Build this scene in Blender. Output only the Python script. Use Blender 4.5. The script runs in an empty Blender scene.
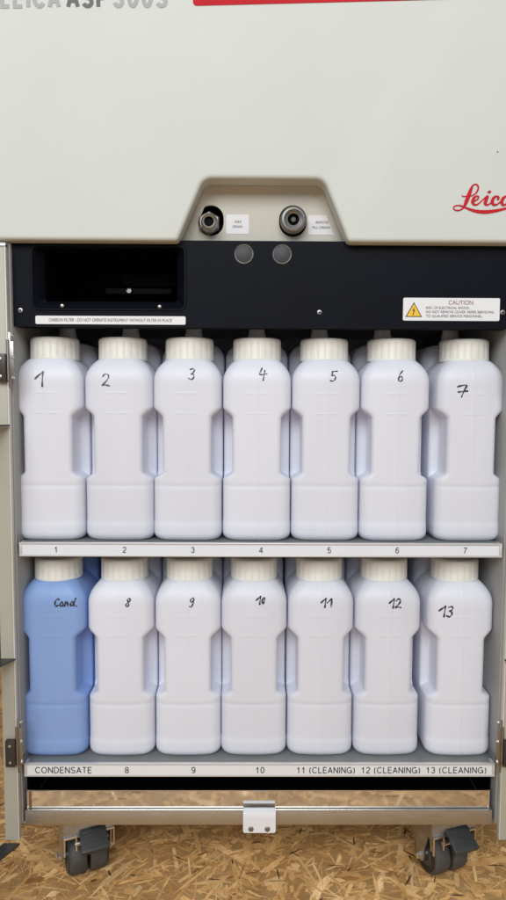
import bpy, bmesh, math, random
from mathutils import Vector, Matrix
from mathutils.geometry import tessellate_polygon
random.seed(11)
PI = math.pi
S = bpy.context.scene
COL = S.collection

# ------------------------------------------------------------------ camera
def make_camera():
    p, yw, r = 0.0759, 0.0073, 0.0043
    c, s = math.cos(yw), math.sin(yw)
    R = Vector((c, -s, 0)); F0 = Vector((s, c, 0)); U = Vector((0, 0, 1))
    F = F0*math.cos(p) - U*math.sin(p)
    Up = U*math.cos(p) + F0*math.sin(p)
    c, s = math.cos(r), math.sin(r)
    X = R*c + Up*s; Y = Up*c - R*s; Z = -F
    m = Matrix(((X.x, Y.x, Z.x, -0.0185), (X.y, Y.y, Z.y, -0.9061), (X.z, Y.z, Z.z, 0.1987), (0, 0, 0, 1)))
    cam = bpy.data.cameras.new('camera'); cam.sensor_fit = 'VERTICAL'; cam.sensor_height = 36
    cam.lens = 26.4; cam.clip_start = .01; cam.clip_end = 100
    o = bpy.data.objects.new('camera', cam); COL.objects.link(o); o.matrix_world = m
    S.camera = o
make_camera()

# ------------------------------------------------------------------ light
W = bpy.data.worlds.new('World'); S.world = W; W.use_nodes = True
bg = W.node_tree.nodes['Background']
bg.inputs[0].default_value = (.93, .97, 1.0, 1); bg.inputs[1].default_value = .43
def area(name, loc, target, sx, sy, power, col):
    l = bpy.data.lights.new(name, 'AREA'); l.shape = 'RECTANGLE'; l.size = sx; l.size_y = sy
    l.energy = power; l.color = col
    o = bpy.data.objects.new(name, l); COL.objects.link(o); o.location = loc
    o.rotation_euler = (Vector(target) - Vector(loc)).to_track_quat('-Z', 'Y').to_euler()
area('ceiling_lamp', (-.45, -2.9, 1.95), (0, 0, 0), 3.0, 1.6, 101, (.98, 1.0, 1.0))
S.view_settings.view_transform = 'Standard'; S.view_settings.look = 'None'
S.view_settings.exposure = 0; S.view_settings.gamma = 1
S.cycles.max_bounces = 14; S.cycles.diffuse_bounces = 8; S.cycles.transmission_bounces = 10
S.cycles.use_denoising = True

# ------------------------------------------------------------------ materials
def mat(name, col, rough=.5, metal=0., var=.04, scale=30, bump=0., bscale=200, sss=0., sssr=.01, stretch=(1, 1, 1), rvar=0., spec=.5, coat=0., transl=0., orand=0.):
    m = bpy.data.materials.new(name); m.use_nodes = True
    nt = m.node_tree; b = nt.nodes['Principled BSDF']
    b.inputs['Roughness'].default_value = rough; b.inputs['Metallic'].default_value = metal
    b.inputs['Specular IOR Level'].default_value = spec
    b.inputs['Coat Weight'].default_value = coat
    tc = nt.nodes.new('ShaderNodeTexCoord'); mp = nt.nodes.new('ShaderNodeMapping')
    mp.inputs['Scale'].default_value = stretch
    nt.links.new(tc.outputs['Object'], mp.inputs['Vector'])
    n = nt.nodes.new('ShaderNodeTexNoise'); n.inputs['Scale'].default_value = scale; n.inputs['Detail'].default_value = 5
    nt.links.new(mp.outputs[0], n.inputs['Vector'])
    r = nt.nodes.new('ShaderNodeValToRGB')
    r.color_ramp.elements[0].position = .3; r.color_ramp.elements[1].position = .7
    r.color_ramp.elements[0].color = tuple(c*(1-var) for c in col)+(1,)
    r.color_ramp.elements[1].color = tuple(min(1, c*(1+var)) for c in col)+(1,)
    nt.links.new(n.outputs['Fac'], r.inputs[0]); nt.links.new(r.outputs[0], b.inputs['Base Color'])
    cout = r.outputs[0]
    if orand:
        oi = nt.nodes.new('ShaderNodeObjectInfo'); n.noise_dimensions = '4D'
        mw = nt.nodes.new('ShaderNodeMath'); mw.operation = 'MULTIPLY'; mw.inputs[1].default_value = 40
        nt.links.new(oi.outputs['Random'], mw.inputs[0]); nt.links.new(mw.outputs[0], n.inputs['W'])
        mm = nt.nodes.new('ShaderNodeMapRange'); mm.inputs[3].default_value = 1-orand; mm.inputs[4].default_value = 1.0
        nt.links.new(oi.outputs['Random'], mm.inputs[0])
        mc = nt.nodes.new('ShaderNodeMix'); mc.data_type = 'RGBA'; mc.blend_type = 'MULTIPLY'; mc.inputs[0].default_value = 1
        nt.links.new(r.outputs[0], mc.inputs[6]); nt.links.new(mm.outputs[0], mc.inputs[7]); cout = mc.outputs[2]
        nt.links.new(cout, b.inputs['Base Color'])
    if rvar:
        mr = nt.nodes.new('ShaderNodeMapRange'); mr.inputs[1].default_value = .3; mr.inputs[2].default_value = .7
        mr.inputs[3].default_value = max(.02, rough-rvar); mr.inputs[4].default_value = rough+rvar
        nt.links.new(n.outputs['Fac'], mr.inputs[0]); nt.links.new(mr.outputs[0], b.inputs['Roughness'])
    if bump:
        n2 = nt.nodes.new('ShaderNodeTexNoise'); n2.inputs['Scale'].default_value = bscale; n2.inputs['Detail'].default_value = 3
        nt.links.new(mp.outputs[0], n2.inputs['Vector'])
        bp = nt.nodes.new('ShaderNodeBump'); bp.inputs['Strength'].default_value = bump; bp.inputs['Distance'].default_value = .001
        nt.links.new(n2.outputs['Fac'], bp.inputs['Height']); nt.links.new(bp.outputs[0], b.inputs['Normal'])
    if sss:
        b.inputs['Subsurface Weight'].default_value = sss; b.inputs['Subsurface Radius'].default_value = (1, 1, 1)
        b.inputs['Subsurface Scale'].default_value = sssr
    if transl:
        t = nt.nodes.new('ShaderNodeBsdfTranslucent'); nt.links.new(cout, t.inputs[0])
        mx = nt.nodes.new('ShaderNodeMixShader'); mx.inputs[0].default_value = transl
        out = nt.nodes['Material Output']
        nt.links.new(b.outputs[0], mx.inputs[1]); nt.links.new(t.outputs[0], mx.inputs[2]); nt.links.new(mx.outputs[0], out.inputs[0])
    return m
M = {}
M['body'] = mat('body_paint', (.610, .640, .618), .62, spec=.25, var=.016, scale=9, bump=.03, bscale=900)
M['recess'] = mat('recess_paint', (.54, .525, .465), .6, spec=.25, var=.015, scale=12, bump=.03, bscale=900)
M['navy'] = mat('navy_plastic', (.0045, .0054, .0098), .48, var=.12, scale=14, bump=.12, bscale=1500, spec=.08)
M['black'] = mat('cavity_darkness', (.0025, .0025, .003), .7, spec=.1)  # near-black colour stands in for the darkness inside openings
M['black_plastic'] = mat('black_plastic', (.012, .012, .014), .4)
M['hdpe'] = mat('milky_plastic', (.850, .868, .960), .38, var=.03, scale=14, bump=.06, bscale=260, stretch=(1, 1, .3), spec=.35, transl=.16, orand=.06)
M['blue'] = mat('blue_plastic', (.335, .505, .905), .38, var=.05, scale=14, bump=.06, bscale=260, stretch=(1, 1, .3), spec=.35, transl=.26)
M['cap'] = mat('cap_plastic', (.77, .76, .71), .42, var=.02, scale=40, sss=.15, sssr=.004)
M['nozzle'] = mat('grey_plastic', (.6, .6, .6), .4)
M['steel'] = mat('mirror_steel', (.80, .79, .77), .07, 1, var=.03, scale=14, stretch=(1, 1, 12), rvar=.03)
M['rail'] = mat('brushed_steel', (.56, .545, .52), .42, 1, var=.05, scale=30, stretch=(1, 1, 25), rvar=.07)
M['zinc'] = mat('galvanised_steel', (.48, .49, .50), .38, 1, var=.14, scale=70, rvar=.1)
M['knurl'] = mat('knurled_steel', (.27, .265, .26), .45, 1, var=.12, scale=60)
M['bright'] = mat('bright_steel', (.80, .79, .77), .25, 1, var=.05)
M['dullsteel'] = mat('dull_steel', (.34, .33, .32), .36, 1, var=.1, scale=60)
M['alu'] = mat('aluminium', (.74, .745, .75), .4, .5, var=.03, scale=40, stretch=(1, 1, 20))
M['shelf'] = mat('shelf_steel', (.27, .275, .275), .5, .35, var=.06, scale=22)
M['inner'] = mat('grey_wall_paint', (.33, .33, .33), .55, var=.05, scale=9)
M['frame'] = mat('beige_frame_paint', (.43, .42, .355), .5, var=.04, scale=10)
M['edge'] = mat('pale_edge', (.62, .60, .54), .45)
M['strip'] = mat('label_strip_paper', (.76, .78, .85), .4, var=.012, scale=16)
M['strip_low'] = mat('label_strip_paper_white', (.76, .77, .79), .4, var=.012, scale=16)
M['sticker'] = mat('white_sticker', (.76, .77, .80), .4, var=.015, scale=40)
M['sticker_grey'] = mat('pale_sticker', (.66, .66, .69), .4, var=.02, scale=40)
M['ink'] = mat('black_ink', (.025, .025, .03), .6)
M['marker'] = mat('marker_ink', (.022, .022, .032), .5, var=.4, scale=300)
M['marker_grey'] = mat('faded_marker_ink', (.085, .085, .095), .5, var=.4, scale=300)
M['grey_text'] = mat('grey_print', (.33, .335, .325), .5)
M['dark_text'] = mat('dark_grey_print', (.075, .08, .083), .5)
M['red'] = mat('red_print', (.50, .016, .024), .6, var=.03, spec=.12)
M['red_text'] = mat('brown_red_print', (.24, .06, .07), .5)
M['yellow'] = mat('yellow_print', (.85, .52, .02), .45)
M['white_paint'] = mat('white_paint', (.78, .78, .82), .35, var=.015)
M['rubber'] = mat('grey_rubber', (.064, .060, .056), .65, var=.18, scale=90, bump=.15, bscale=500)
M['hub'] = mat('black_hub', (.014, .014, .016), .35)
M['pedal'] = mat('pedal_plastic', (.034, .036, .038), .5, var=.15, scale=90, bump=.1, bscale=500)
M['hinge'] = mat('dark_brown_hinge', (.04, .03, .028), .4)
M['wall'] = mat('dark_brown_wall', (.045, .032, .024), .7, var=.4, scale=6)
M['button'] = mat('button_grey', (.06, .063, .068), .5, .1, spec=.25)
M['tray'] = mat('smoked_plastic', (.035, .036, .036), .35)

# ------------------------------------------------------------------ helpers
def link(name, me, m, parent=None, base=None, smooth=None):
    o = bpy.data.objects.new(name, me); COL.objects.link(o)
    if m is not None and not me.materials: me.materials.append(m)
    if parent is not None:
        o.parent = parent
        if parent.type == 'EMPTY' and base is None:
            o.matrix_parent_inverse = Matrix.Translation(-parent.location)
    return o
def fin(bm, name, m, parent=None, base=None, ang=35, recalc=True):
    if recalc: bmesh.ops.recalc_face_normals(bm, faces=bm.faces)
    me = bpy.data.meshes.new(name); bm.to_mesh(me); bm.free()
    shade(me, ang)
    return link(name, me, m, parent, base)
def shade(me, ang=35):
    bm = bmesh.new(); bm.from_mesh(me)
    for f in bm.faces: f.smooth = True
    lim = math.radians(ang)
    for e in bm.edges:
        if len(e.link_faces) == 2 and e.calc_face_angle(0) > lim: e.smooth = False
    bm.to_mesh(me); bm.free()
def bx(bm, x0, x1, y0, y1, z0, z1, bev=0., seg=2):
    t = bmesh.new()
    bmesh.ops.create_cube(t, size=1)
    bmesh.ops.transform(t, matrix=Matrix.Translation(((x0+x1)/2, (y0+y1)/2, (z0+z1)/2)) @ Matrix.Diagonal((x1-x0, y1-y0, z1-z0, 1)), verts=t.verts)
    if bev: bmesh.ops.bevel(t, geom=list(t.edges), offset=bev, segments=seg, affect='EDGES', profile=.5)
    merge(bm, t)
def merge(bm, t, m=None):
    if m is not None: bmesh.ops.transform(t, matrix=m, verts=t.verts)
    me = bpy.data.meshes.new('tmp'); t.to_mesh(me); t.free(); bm.from_mesh(me); bpy.data.meshes.remove(me)
def lathe(bm, prof, seg=32, axis='Y', loc=(0, 0, 0), rfun=None):
    # prof: list of (radius, height along axis)
    t = bmesh.new(); rows = []
    for r, h in prof:
        row = []
        for i in range(seg):
            a = 2*PI*i/seg
            rr = r if rfun is None else rfun(r, h, a)
            row.append(t.verts.new((rr*math.cos(a), rr*math.sin(a), h)))
        rows.append(row)
    for a, b in zip(rows, rows[1:]):
        for i in range(seg):
            j = (i+1) % seg
            t.faces.new((a[i], a[j], b[j], b[i]))
    if prof[0][0] > 1e-6: t.faces.new(rows[0][::-1])
    if prof[-1][0] > 1e-6: t.faces.new(rows[-1])
    bmesh.ops.remove_doubles(t, verts=t.verts, dist=1e-7)
    if axis == 'Y': m = Matrix.Rotation(PI/2, 4, 'X')      # height h -> -y (towards the viewer)
    elif axis == 'X': m = Matrix.Rotation(PI/2, 4, 'Y')
    else: m = Matrix.Identity(4)
    merge(bm, t, Matrix.Translation(loc) @ m)
def rrect(x0, x1, z0, z1, r, n=6):
    pts = []
    for cx, cz, a0 in ((x1-r, z0+r, -PI/2), (x1-r, z1-r, 0), (x0+r, z1-r, PI/2), (x0+r, z0+r, PI)):
        for i in range(n+1):
            a = a0 + PI/2*i/n
            pts.append((cx+r*math.cos(a), cz+r*math.sin(a)))
    return pts
def ellipse(cx, cz, rx, rz, n=32):
    return [(cx+rx*math.cos(2*PI*i/n), cz+rz*math.sin(2*PI*i/n)) for i in range(n)]
def stadium(x0, x1, z0, z1, n=16):
    r = (x1-x0)/2
    return rrect(x0, x1, z0, z1, r*.999, n//2)
def plate(bm, outer, holes, y0, y1):
    """flat plate in the x-z plane between y0 (front) and y1 with through holes"""
    loops = [outer]+holes
    tri = tessellate_polygon([[Vector((x, z, 0)) for x, z in l] for l in loops])
    flat = [p for l in loops for p in l]
    t = bmesh.new()
    fv = [t.verts.new((x, y0, z)) for x, z in flat]; bv = [t.verts.new((x, y1, z)) for x, z in flat]
    for a, b, c in tri:
        try: t.faces.new((fv[a], fv[b], fv[c])); t.faces.new((bv[c], bv[b], bv[a]))
        except ValueError: pass
    k = 0
    for l in loops:
        n = len(l)
        for i in range(n):
            j = (i+1) % n
            try: t.faces.new((fv[k+i], fv[k+j], bv[k+j], bv[k+i]))
            except ValueError: pass
        k += n
    bmesh.ops.recalc_face_normals(t, faces=t.faces)
    merge(bm, t)
def rings_bm(bm, rings, cap0=True, cap1=True):
    t = bmesh.new(); rv = [[t.verts.new(p) for p in r] for r in rings]
    n = len(rings[0])
    for a, b in zip(rv, rv[1:]):
        for i in range(n):
            j = (i+1) % n
            t.faces.new((a[i], a[j], b[j], b[i]))
    if cap0: t.faces.new(rv[0][::-1])
    if cap1: t.faces.new(rv[-1])
    merge(bm, t)
def catmull(P, n=8):
    if len(P) < 3: n = 1 if len(P) < 2 else n
    Q = [P[0]]+list(P)+[P[-1]]; out = []
    for i in range(1, len(Q)-2):
        p0, p1, p2, p3 = Q[i-1], Q[i], Q[i+1], Q[i+2]
        for k in range(n):
            t = k/n
            out.append(tuple(.5*((2*b)+(-a+c)*t+(2*a-5*b+4*c-d)*t*t+(-a+3*b-3*c+d)*t**3) for a, b, c, d in zip(p0, p1, p2, p3)))
    out.append(tuple(P[-1])); return out
def ribbon(bm, pts, yfun, thick=.00025, cap=True, ramp=1.6e-6):
    """pts: (x, z, width) centre line -> flat inked stroke lying on the surface y = yfun(x, z)"""
    L = []; R = []; n = len(pts)
    pts = list(pts)
    for i in range(n):
        a = pts[max(0, i-1)]; b = pts[min(n-1, i+1)]
        dx, dz = b[0]-a[0], b[1]-a[1]; l = math.hypot(dx, dz) or 1
        nx, nz = -dz/l, dx/l; w = pts[i][2]/2
        L.append((pts[i][0]+nx*w, pts[i][1]+nz*w)); R.append((pts[i][0]-nx*w, pts[i][1]-nz*w))
    V = lambda p, d: bm.verts.new((p[0], yfun(*p)-d, p[1]))
    l0 = [V(p, thick+ramp*i) for i, p in enumerate(L)]; r0 = [V(p, thick+ramp*i) for i, p in enumerate(R)]
    for i in range(n-1):
        bm.faces.new((l0[i], l0[i+1], r0[i+1], r0[i]))
    if cap:
        for k, (e, d) in enumerate(((0, -1), (n-1, 1))):
            a = pts[max(0, e-1)] if e else pts[1]; c = pts[e]
            dx, dz = c[0]-a[0], c[1]-a[1]; l = math.hypot(dx, dz) or 1
            dx, dz = dx/l, dz/l; w = c[2]/2; a0 = math.atan2(dz, dx)
            arc = [(c[0]+w*math.cos(a0+PI/2-PI*i/6), c[1]+w*math.sin(a0+PI/2-PI*i/6)) for i in range(1, 6)]
            s, f = (l0[e], r0[e]) if e else (r0[0], l0[0])
            bm.faces.new([s]+[V(p, thick+ramp*e) for p in arc]+[f])
def faces_to_viewer(bm):
    for f in bm.faces:
        f.normal_update()
        if f.normal.y > 0: f.normal_flip()

TXT = bpy.data.curves.new('tmp_text', 'FONT')
TXO = bpy.data.objects.new('tmp_text', TXT); COL.objects.link(TXO)
def text(body, name, m, parent, x, z, y, h, w=None, align='C', shear=0., bold=0., rot=0., base=None):
    """h = height of a capital, w = total width; (x, z) = left/centre of the baseline"""
    TXT.body = body; TXT.size = 1; TXT.shear = shear; TXT.offset = bold; TXT.resolution_u = 4; TXT.fill_mode = 'FRONT'
    bpy.context.view_layer.update()
    dg = bpy.context.evaluated_depsgraph_get()
    me = bpy.data.meshes.new_from_object(TXO.evaluated_get(dg))
    me.name = name
    CAP = .729
    xs = [v.co.x for v in me.vertices]; x0, x1 = min(xs), max(xs)
    sz = h/CAP; sx = w/(x1-x0) if w else sz
    off = {'L': -x0, 'C': -(x0+x1)/2}[align]
    cr, sr = math.cos(rot), math.sin(rot)
    for v in me.vertices:
        a, b = (v.co.x+off)*sx, v.co.y*sz
        v.co = (x+a*cr-b*sr, y, z+a*sr+b*cr)
    return link(name, me, m, parent, base)

def arcp(cx, cz, rx, rz, a0, a1, n=14):
    return [(cx+rx*math.cos(math.radians(a0+(a1-a0)*i/n)), cz+rz*math.sin(math.radians(a0+(a1-a0)*i/n))) for i in range(n+1)]
SANS = {
 '0': (.54, [arcp(.27, .5, .23, .5, 90, 450, 28)]), '1': (.54, [[(.08, .74), (.20, .79), (.28, .88), (.31, 1.0)], [(.31, 1.04), (.31, -.04)]]),
 '2': (.54, [arcp(.27, .73, .22, .27, 175, -20, 14)+[(.40, .48), (.10, .18), (.04, .0)], [(0, 0), (.50, 0)]]),
 '3': (.54, [arcp(.26, .74, .20, .26, 165, -85, 14), arcp(.26, .27, .23, .27, 88, -165, 14)]),
 '4': (.54, [[(.38, 1.0), (.0, .27), (.0, .25), (.54, .25)], [(.39, 1.04), (.39, -.04)]]),
 '5': (.54, [[(.46, 1.0), (.11, 1.0), (.06, .50)]+arcp(.26, .31, .23, .31, 140, -160, 16)]),
 '6': (.54, [arcp(.27, .31, .23, .31, 90, 450, 24), arcp(.30, .5, .26, .5, 50, 200, 14)]),
 '7': (.54, [[(.02, 1.0), (.50, 1.0), (.32, .6), (.20, .25), (.17, -.04)]]),
 '8': (.54, [arcp(.27, .75, .20, .25, 90, 450, 22), arcp(.27, .26, .235, .26, 90, 450, 22)]),
 '9': (.54, [arcp(.27, .69, .23, .31, 90, 450, 24), arcp(.24, .5, .26, .5, -130, 20, 14)]),
 'A': (.62, [[(.0, -.03), (.31, 1.02)], [(.31, 1.02), (.62, -.03)], [(.10, .32), (.52, .32)]]), 'C': (.68, [arcp(.35, .5, .33, .5, 38, 322, 24)]),
 'D': (.64, [[(.04, 0), (.04, 1.0), (.26, 1.0)]+arcp(.26, .5, .35, .5, 88, -88, 16)+[(.26, 0), (.04, 0)]]), 'E': (.54, [[(.52, 1), (.04, 1), (.04, 0), (.53, 0)], [(.04, .53), (.48, .53)]]),
 'G': (.70, [arcp(.35, .5, .33, .5, 40, 345, 24), [(.40, .46), (.67, .46), (.67, -.03)]]), 'I': (.10, [[(.05, 1.04), (.05, -.04)]]),
 'L': (.50, [[(.04, 1.04), (.04, 0), (.50, 0)]]), 'N': (.64, [[(.04, -.04), (.04, 1.0), (.60, 0), (.60, 1.04)]]),
 'O': (.74, [arcp(.37, .5, .35, .5, 90, 450, 30)]), 'P': (.56, [[(.04, -.04), (.04, 1.0), (.30, 1.0)]+arcp(.30, .74, .24, .26, 88, -88, 12)+[(.30, .48), (.05, .48)]]),
 'S': (.58, [arcp(.28, .745, .23, .255, 25, 270, 14)+arcp(.28, .245, .26, .245, 90, -160, 14)[0:]]), 'T': (.56, [[(.0, 1), (.56, 1)], [(.28, 1), (.28, -.04)]]),
 '(': (.24, [arcp(.36, .42, .32, .68, 128, 232, 12)]), ')': (.24, [arcp(-.12, .42, .32, .68, 52, -52, 12)]), ' ': (.22, []),
}
def sans(word, m, parent, x, z, y, h, w=None, align='C', weight=.125, gap=.20, rot=0., name='lettering'):
    tot = sum(SANS[c][0] for c in word)+gap*(len(word)-1); k = (w/tot) if w else h
    cx = x-(tot*k/2 if align == 'C' else 0); x0 = cx
    bm = bmesh.new(); lw = weight*h; n = 0; h2 = h-lw
    for c in word:
        wd, sts = SANS[c]
        for st in sts:
            P = []
            for a, b in st:
                px, pz = cx+a*k-x0, lw/2+b*h2
                P.append((x0+px*math.cos(rot)-pz*math.sin(rot), z+px*math.sin(rot)+pz*math.cos(rot), lw))
            n += 1; Q = [P[0]]
            for p in P[1:]:
                if math.hypot(p[0]-Q[-1][0], p[1]-Q[-1][1]) > 1e-6: Q.append(p)
            # break the stroke at sharp corners so that its width stays even
            seg = [Q[0]]
            for i in range(1, len(Q)):
                seg.append(Q[i])
                if i == len(Q)-1: break
                a1 = math.atan2(Q[i][1]-Q[i-1][1], Q[i][0]-Q[i-1][0]); a2 = math.atan2(Q[i+1][1]-Q[i][1], Q[i+1][0]-Q[i][0])
                if abs((a2-a1+PI) % (2*PI)-PI) > .75:
                    d = Vector((Q[i][0]-Q[i-1][0], Q[i][1]-Q[i-1][1])).normalized()*lw/2
                    seg[-1] = (Q[i][0]+d.x, Q[i][1]+d.y, lw)
                    ribbon(bm, seg, lambda a, b, n=n: y-.00001*n, 0, cap=False); n += 1
                    d = Vector((Q[i+1][0]-Q[i][0], Q[i+1][1]-Q[i][1])).normalized()*lw/2
                    seg = [(Q[i][0]-d.x, Q[i][1]-d.y, lw)]
            ribbon(bm, seg, lambda a, b, n=n: y-.00001*n, 0, cap=False)
        cx += (wd+gap)*k
    faces_to_viewer(bm)
    me = bpy.data.meshes.new(name); bm.to_mesh(me); bm.free()
    return link(name, me, m, parent)

def screw(name, x, y, z, r, parent, m='bright'):
    bm = bmesh.new()
    lathe(bm, [(r, -.0005), (r, .0008), (r*.85, .0018), (r*.35, .0021), (r*.3, .0010), (0, .0010)], 20, 'Y', (x, y, z))
    o = fin(bm, name, M[m], parent)
    b2 = bmesh.new()
    for a in (.5, .5+PI/2):
        t = bmesh.new(); bmesh.ops.create_cube(t, size=1)
        merge(b2, t, Matrix.Translation((x, y-.0019, z)) @ Matrix.Rotation(a, 4, 'Y') @ Matrix.Diagonal((r*1.2, .0006, r*.22, 1)))
    if parent.type == 'EMPTY': fin(b2, 'screw_slot', M['black_plastic'], o)
    else: b2.free()
    return o

# ------------------------------------------------------------------ floor and wall
FZ = -.51
def build_floor():
    V, Fs, Cc, UV = [], [], [], []
    def face(vs, col, uvs):
        k = len(V); V.extend(vs); Fs.append(list(range(k, k+len(vs)))); Cc.append(col); UV.append(uvs)
    c0 = (.55, .34, .15)
    face([(-5, -5, FZ-.0012), (5, -5, FZ-.0012), (5, 5, FZ-.0012), (-5, 5, FZ-.0012)], c0, [(-50, -50), (50, -50), (50, 50), (-50, 50)])
    pal = [(.72, .46, .205), (.66, .405, .170), (.80, .545, .275), (.57, .33, .130), (.69, .43, .185), (.46, .235, .085), (.74, .49, .235), (.62, .375, .155), (.33, .155, .055), (.84, .60, .335)]
    wts = [5, 5, 3.5, 3, 5, 1.3, 4, 4, .55, 1.2]
    rnd = random.Random(5)
    N = 28000
    for i in range(N):
        x = rnd.uniform(-1.0, 1.0); y = rnd.uniform(-.75, .80)
        L = rnd.uniform(.010, .034) if rnd.random() < .65 else rnd.uniform(.03, .08); w = rnd.uniform(.0005, .0024) if rnd.random() < .34 else (rnd.uniform(.002, .007) if rnd.random() < .75 else rnd.uniform(.006, .015))
        a = rnd.gauss(.25, .8) if rnd.random() < .75 else rnd.uniform(0, PI)
        ca, sa = math.cos(a), math.sin(a)
        n = 4; up = []; dn = []
        bow = rnd.uniform(-.12, .12)*w
        for k in range(n+1):
            s = -1+2*k/n
            e = (1-abs(s)**3)**.5 if rnd.random() < .6 else .75
            e = max(e, .12)
            up.append((s*L/2+rnd.uniform(-.05, .05)*L, w/2*e*rnd.uniform(.75, 1.15)+bow*s*s))
            dn.append((s*L/2+rnd.uniform(-.05, .05)*L, -w/2*e*rnd.uniform(.75, 1.15)+bow*s*s))
        poly = dn+up[::-1]
        z = FZ-.0011+.0011*i/N; tx, ty = rnd.gauss(0, .006), rnd.gauss(0, .006)
        c = rnd.choices(pal, wts)[0]; g = rnd.uniform(1.05, 1.50)
        c = (c[0]*g, c[1]*g*1.015, c[2]*g*1.0)
        u0 = rnd.uniform(0, 100)
        face([(x+px*ca-py*sa, y+px*sa+py*ca, z+px*tx*.05+py*ty) for px, py in poly], c, [(u0+px*10, u0*.37+py*10) for px, py in poly])
    # flat dark patches painting the shade in open gaps between the strands
    for i in range(160):
        x = rnd.uniform(-.55, .55); y = rnd.uniform(-.1, .5); L = rnd.uniform(.008, .032); w = rnd.uniform(.0012, .0032); a = rnd.gauss(.3, .9)
        ca, sa = math.cos(a), math.sin(a)
        poly = [(-L/2, 0), (-L*.2, -w*.5), (L*.3, -w*.4), (L/2, w*.1), (L*.1, w*.5), (-L*.3, w*.4)]
        face([(x+px*ca-py*sa, y+px*sa+py*ca, FZ+.0002) for px, py in poly], (.09, .045, .02), [(px*10, py*10) for px, py in poly])
    me = bpy.data.meshes.new('floor'); me.from_pydata(V, [], Fs); 
    ca = me.color_attributes.new('strand', 'FLOAT_COLOR', 'CORNER'); uv = me.uv_layers.new(name='grain')
    cf, uf = [], []
    for c, us in zip(Cc, UV):
        for q in us: cf += [c[0], c[1], c[2], 1.]; uf += [q[0], q[1]]
    ca.data.foreach_set('color', cf); uv.data.foreach_set('uv', uf)
    bmf = bmesh.new(); bmf.from_mesh(me)
    for f in bmf.faces:
        f.normal_update()
        if f.normal.z < 0: f.normal_flip()
    bmf.to_mesh(me); bmf.free()
    m = bpy.data.materials.new('strand_board'); m.use_nodes = True; nt = m.node_tree; b = nt.nodes['Principled BSDF']
    at = nt.nodes.new('ShaderNodeVertexColor'); at.layer_name = 'strand'
    u = nt.nodes.new('ShaderNodeUVMap'); u.uv_map = 'grain'
    mp = nt.nodes.new('ShaderNodeMapping'); mp.inputs['Scale'].default_value = (3, 60, 1)
    nt.links.new(u.outputs[0], mp.inputs[0])
    n = nt.nodes.new('ShaderNodeTexNoise'); n.inputs['Scale'].default_value = 1.6; n.inputs['Detail'].default_value = 6; n.inputs['Roughness'].default_value = .65
    nt.links.new(mp.outputs[0], n.inputs['Vector'])
    rp = nt.nodes.new('ShaderNodeValToRGB'); rp.color_ramp.elements[0].position = .28; rp.color_ramp.elements[1].position = .68
    rp.color_ramp.elements[0].color = (.64, .57, .49, 1); rp.color_ramp.elements[1].color = (1.1, 1.1, 1.1, 1)
    nt.links.new(n.outputs['Fac'], rp.inputs[0])
    mx = nt.nodes.new('ShaderNodeMix'); mx.data_type = 'RGBA'; mx.blend_type = 'MULTIPLY'; mx.inputs[0].default_value = 1
    nt.links.new(at.outputs[0], mx.inputs[6]); nt.links.new(rp.outputs[0], mx.inputs[7]); nt.links.new(mx.outputs[2], b.inputs['Base Color'])
    b.inputs['Roughness'].default_value = .5; b.inputs['Specular IOR Level'].default_value = .35
    tc = nt.nodes.new('ShaderNodeTexCoord'); n3 = nt.nodes.new('ShaderNodeTexNoise'); n3.inputs['Scale'].default_value = 26; n3.inputs['Detail'].default_value = 7; n3.inputs['Roughness'].default_value = .7
    nt.links.new(tc.outputs['Object'], n3.inputs['Vector'])
    r3 = nt.nodes.new('ShaderNodeValToRGB'); r3.color_ramp.elements[0].position = .34; r3.color_ramp.elements[1].position = .60
    r3.color_ramp.elements[0].color = (.80, .73, .66, 1); r3.color_ramp.elements[1].color = (1.06, 1.05, 1.04, 1)
    nt.links.new(n3.outputs['Fac'], r3.inputs[0])
    mx2 = nt.nodes.new('ShaderNodeMix'); mx2.data_type = 'RGBA'; mx2.blend_type = 'MULTIPLY'; mx2.inputs[0].default_value = 1
    nt.links.new(mx.outputs[2], mx2.inputs[6]); nt.links.new(r3.outputs[0], mx2.inputs[7]); nt.links.new(mx2.outputs[2], b.inputs['Base Color'])
    bp = nt.nodes.new('ShaderNodeBump'); bp.inputs['Strength'].default_value = .35; bp.inputs['Distance'].default_value = .001
    nt.links.new(n.outputs['Fac'], bp.inputs['Height']); nt.links.new(bp.outputs[0], b.inputs['Normal'])
    o = link('floor', me, m); o['kind'] = 'structure'
build_floor()
bm = bmesh.new(); bx(bm, -3, 3, .80, .9, FZ-.01, 2.4)
o = fin(bm, 'back_wall', M['wall']); o['kind'] = 'structure'

# ------------------------------------------------------------------ the cabinet
CAB = bpy.data.objects.new('laboratory_cabinet', None); COL.objects.link(CAB)
CAB.location = (0, .25, FZ)
CAB['label'] = 'tall cream laboratory processing cabinet on castors with open doors and two bottle shelves'
CAB['category'] = 'laboratory cabinet'

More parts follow.
